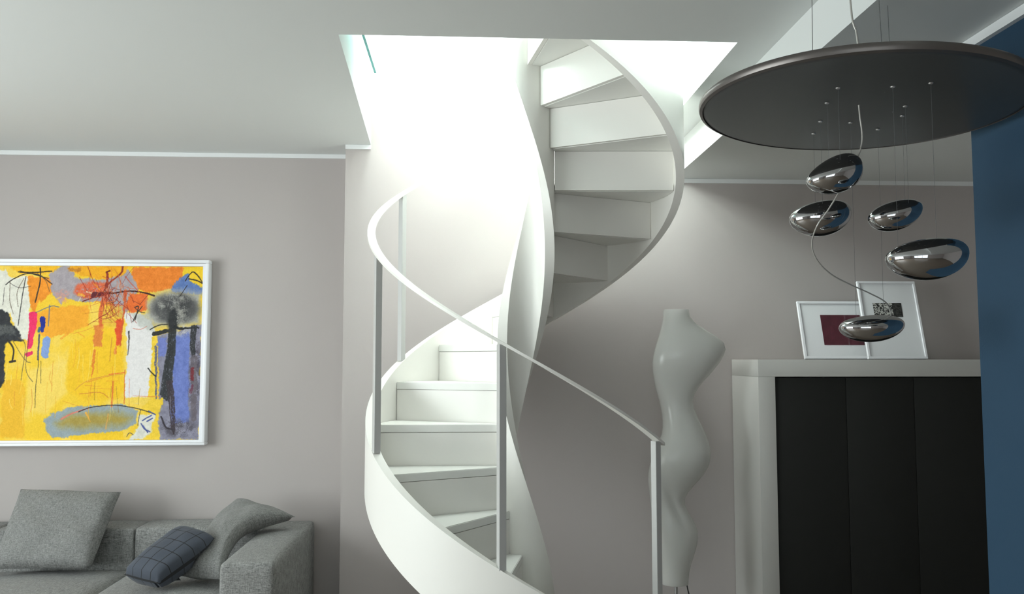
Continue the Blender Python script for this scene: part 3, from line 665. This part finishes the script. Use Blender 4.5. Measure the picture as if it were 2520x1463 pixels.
# ------------------------------------------------------------------ torso floor lamp
lamp = empty('floor_lamp', (1.17, 4.82, 0)); tag(lamp, 'white floor lamp shaped like a twisting torso beside the staircase', 'floor lamp')
OUT = [(0.278,1.123,1.264),(0.241,1.12,1.266),(0.204,1.113,1.296),(0.167,1.102,1.359),(0.129,1.09,1.43),(0.092,1.076,1.465),(0.055,1.064,1.47),(0.018,1.054,1.456),(-0.018,1.049,1.434),(-0.055,1.051,1.406),(-0.092,1.056,1.375),(-0.129,1.064,1.34),(-0.166,1.074,1.31),(-0.202,1.084,1.29),(-0.239,1.095,1.283),(-0.276,1.103,1.289),(-0.312,1.109,1.301),(-0.349,1.111,1.317),(-0.385,1.109,1.334),(-0.422,1.102,1.349),(-0.458,1.085,1.361),(-0.494,1.068,1.369),(-0.531,1.052,1.372),(-0.567,1.037,1.368),(-0.603,1.026,1.357),(-0.639,1.019,1.338),(-0.675,1.017,1.309),(-0.712,1.023,1.275),(-0.748,1.029,1.245),(-0.784,1.034,1.225),(-0.82,1.038,1.226),(-0.856,1.042,1.245),(-0.892,1.045,1.266),(-0.928,1.049,1.287),(-0.964,1.054,1.298),(-0.999,1.059,1.298),(-1.035,1.065,1.292),(-1.071,1.07,1.28),(-1.107,1.075,1.268),(-1.143,1.078,1.255),(-1.178,1.082,1.245),(-1.214,1.085,1.241),(-1.25,1.089,1.237)]
NA = 56; vs = []; fs = []
xl = [p[1] for p in OUT]; xr = [p[2] for p in OUT]
def sm(a, k): return sum(a[max(0, min(len(a)-1, k+d))] for d in (-1, 0, 1))/3
for k, (h, _, _) in enumerate(OUT):
    a, b = (xl[k]+sm(xl, k))/2, (xr[k]+sm(xr, k))/2
    cx, rx = (a+b)/2, (b-a)/2
    f = k/(len(OUT)-1)
    ry = .072+.028*math.exp(-((h-.05)/.16)**2)+.03*math.exp(-((h+.53)/.17)**2)+.012*math.exp(-((h+1.0)/.16)**2)
    if k < 2: ry = rx
    dy = -.02*math.exp(-((h-.03)/.12)**2)+.018*math.exp(-((h+.25)/.12)**2)-.022*math.exp(-((h+.55)/.14)**2)+.015*math.exp(-((h+.80)/.1)**2)
    for i in range(NA):
        g = 2*math.pi*i/NA; ex = 2.15
        c, s_ = math.cos(g), math.sin(g)
        px = cx+rx*math.copysign(abs(c)**(2/ex), c); py = dy+ry*math.copysign(abs(s_)**(2/ex), s_)
        # thigh crease running down to the right on the front
        cr = 1.10+(-.70-h)*.45; py += .016*math.exp(-((px-cr)/.022)**2)*math.exp(-((h+.80)/.12)**2)*(1 if s_ < 0 else 0)
        vs.append((px-1.17, py, EYE+h))
n = len(OUT)
for k in range(n-1):
    for i in range(NA): fs.append((k*NA+i, (k+1)*NA+i, (k+1)*NA+(i+1) % NA, k*NA+(i+1) % NA))
# rolled rim and recessed top, closed underside
base = len(vs); top = [Vector(v) for v in vs[:NA]]; c0 = sum(top, Vector())/NA
for sc, dz in ((.97, .006), (.90, .004), (.86, -.02)):
    for v in top: vs.append((c0.x+(v.x-c0.x)*sc, c0.y+(v.y-c0.y)*sc, v.z+dz))
prev = 0
for r_i in range(3):
    nx = base+r_i*NA
    for i in range(NA): fs.append((prev+i, prev+(i+1) % NA, nx+(i+1) % NA, nx+i))
    prev = nx
fs.append(tuple(prev+i for i in range(NA)))
fs.append(tuple((n-1)*NA+i for i in range(NA))[::-1])
mesh_obj('lamp_shade', vs, fs, M_shade, lamp, True, 60)
zb = EYE-1.25
tube('pole', [(0, 0, .02), (0, 0, zb+.002)], .0105, M_steel, lamp, 16)
lathe('lamp_base', [(.15, 0), (.15, .012), (.145, .018), (.02, .022)], M_steel, lamp, 48)
tube('power_cable', spline([(.062, .01, zb+.01), (.066, .0, zb-.03), (.085, -.01, zb-.12), (.12, .02, zb-.28), (.16, .10, .04), (.22, .2, .008), (.26, .38, .008)]), .0035, M_black, lamp, 6)

# ------------------------------------------------------------------ chandelier of chrome pebbles
ch = empty('chandelier', (1.236, 2.574, EYE+.785)); tag(ch, 'chandelier of chrome pebbles hanging under a large dark disc', 'chandelier')
DT = (-.043, -.017); DO = Vector((.014, .049, .0136))                     # the disc hangs slightly askew
disc = lathe('disc', [(.05, .0), (.47, .0), (.484, .002), (.488, .006), (.488, .018), (.47, .021), (.05, .022)], M_disc, ch, 128)
disc.rotation_euler = (math.atan(DT[1]), -math.atan(DT[0]), 0); disc.location = DO
rim = None
vs = []; fs = []; N_ = 128
prof = [(.4885, .000), (.498, .004), (.501, .012), (.501, .022), (.497, .027), (.4885, .027)]
for r, z in prof:
    for k in range(N_): g = 2*math.pi*k/N_; vs.append((r*math.cos(g), r*math.sin(g), z))
L = len(prof)
for i in range(L):
    for k in range(N_): fs.append((i*N_+k, i*N_+(k+1) % N_, ((i+1) % L)*N_+(k+1) % N_, ((i+1) % L)*N_+k))
rim = mesh_obj('rim', vs, fs, M_rim, ch, True, 40); rim.rotation_euler = disc.rotation_euler; rim.location = DO
def dz(x, y): return DT[0]*(x-DO.x)+DT[1]*(y-DO.y)+DO.z
def loc(x, y, h): return Vector((x-1.236, y-2.574, h-.785))
def pebble(x, y, h, w, d, t, rot, skew):
    bm = bmesh.new(); bmesh.ops.create_uvsphere(bm, u_segments=48, v_segments=28, radius=1)
    for v in bm.verts:
        p = v.co.copy(); k = 1+skew*p.x                       # fuller at one end
        zz = p.z*(.9 if p.z > 0 else 1.05)
        v.co = Vector((p.x*w/2, p.y*d/2*(.9+.25*k*.4), zz*t/2*k+.06*t*(p.x*p.x-.4)))
    me = bpy.data.meshes.new('pebble'); bm.to_mesh(me); bm.free()
    o = link('pebble', me, M_chrome, ch, True, 180); o.location = loc(x, y, h); o.rotation_euler = rot; return o
PB = {1: (1.11, 2.5, .562, .180, .145, .112, (0, R(-24), R(8)), .18), 2: (1.204, 2.83, .487, .212, .16, .124, (0, R(-10), 0), .06),
      3: (1.358, 2.62, .4615, .176, .14, .096, (0, R(-17), R(5)), -.03), 4: (1.307, 2.353, .2916, .230, .18, .122, (0, R(-6), 0), .10), 5: (1.347, 2.78, .108, .214, .16, .092, (0, R(-4), 0), .02)}
for k, a in PB.items(): pebble(*a)
holes = {1: [(1.101, 2.437), (1.126, 2.574)], 2: [(1.217, 2.90), (1.183, 2.76)], 3: [(1.410, 2.655), (1.371, 2.561)], 4: [(1.338, 2.353), (1.249, 2.40)], 5: [(1.284, 2.755), (1.405, 2.81)]}
for k, hs in holes.items():
    for hx, hy in hs:
        p = loc(hx, hy, .785); z = dz(p.x, p.y)
        q = lathe('ferrule', [(.006, -.003), (.0075, 0.0)], M_steel, ch, 12); q.location = (p.x, p.y, z-.0005)
        c = PB[k]; tube('suspension_wire', [(p.x, p.y, z-.004), (p.x, p.y, c[2]-.785+c[5]*.25)], .00045, M_wire, ch, 5)
# cable from the ceiling through the disc into the upper pebble and on to the lowest one
tube('power_cable', spline([loc(1.176, 2.53, 1.324), loc(1.188, 2.53, 1.15), loc(1.195, 2.53, 1.054), loc(1.206, 2.53, 1.016), loc(1.212, 2.53, .94), loc(1.209, 2.53, .81)]), .0032, M_cable, ch, 8)
tube('power_cable', spline([loc(1.207, 2.53, .785), loc(1.210, 2.53, .745), loc(1.215, 2.53, .694), loc(1.211, 2.53, .656), loc(1.195, 2.525, .62), loc(1.17, 2.51, .59)]), .0028, M_cable, ch, 8)
tube('power_cable', spline([loc(1.127, 2.5, .525), loc(1.120, 2.502, .500), loc(1.092, 2.51, .452), loc(1.065, 2.53, .406), loc(1.070, 2.584, .359), loc(1.096, 2.612, .312), loc(1.152, 2.64, .270), loc(1.224, 2.668, .241), loc(1.303, 2.696, .214), loc(1.37, 2.724, .186), loc(1.405, 2.76, .148), loc(1.40, 2.78, .12)]), .0023, M_cable, ch, 8)
for a, b in (((1.03, 2.45, .80), (1.10, 2.60, 1.324)), ((1.25, 2.45, .80), (1.27, 2.52, 1.324)), ((1.36, 2.62, .79), (1.345, 2.60, 1.135))):
    tube('hanging_wire', [loc(*a), loc(*b)], .0011, M_wire, ch, 6)
lathe('ceiling_rose', [(.05, 1.300-.785), (.055, 1.306-.785), (.055, 1.324-.785)], M_disc, ch, 32, center=(1.176-1.236, 2.53-2.574))
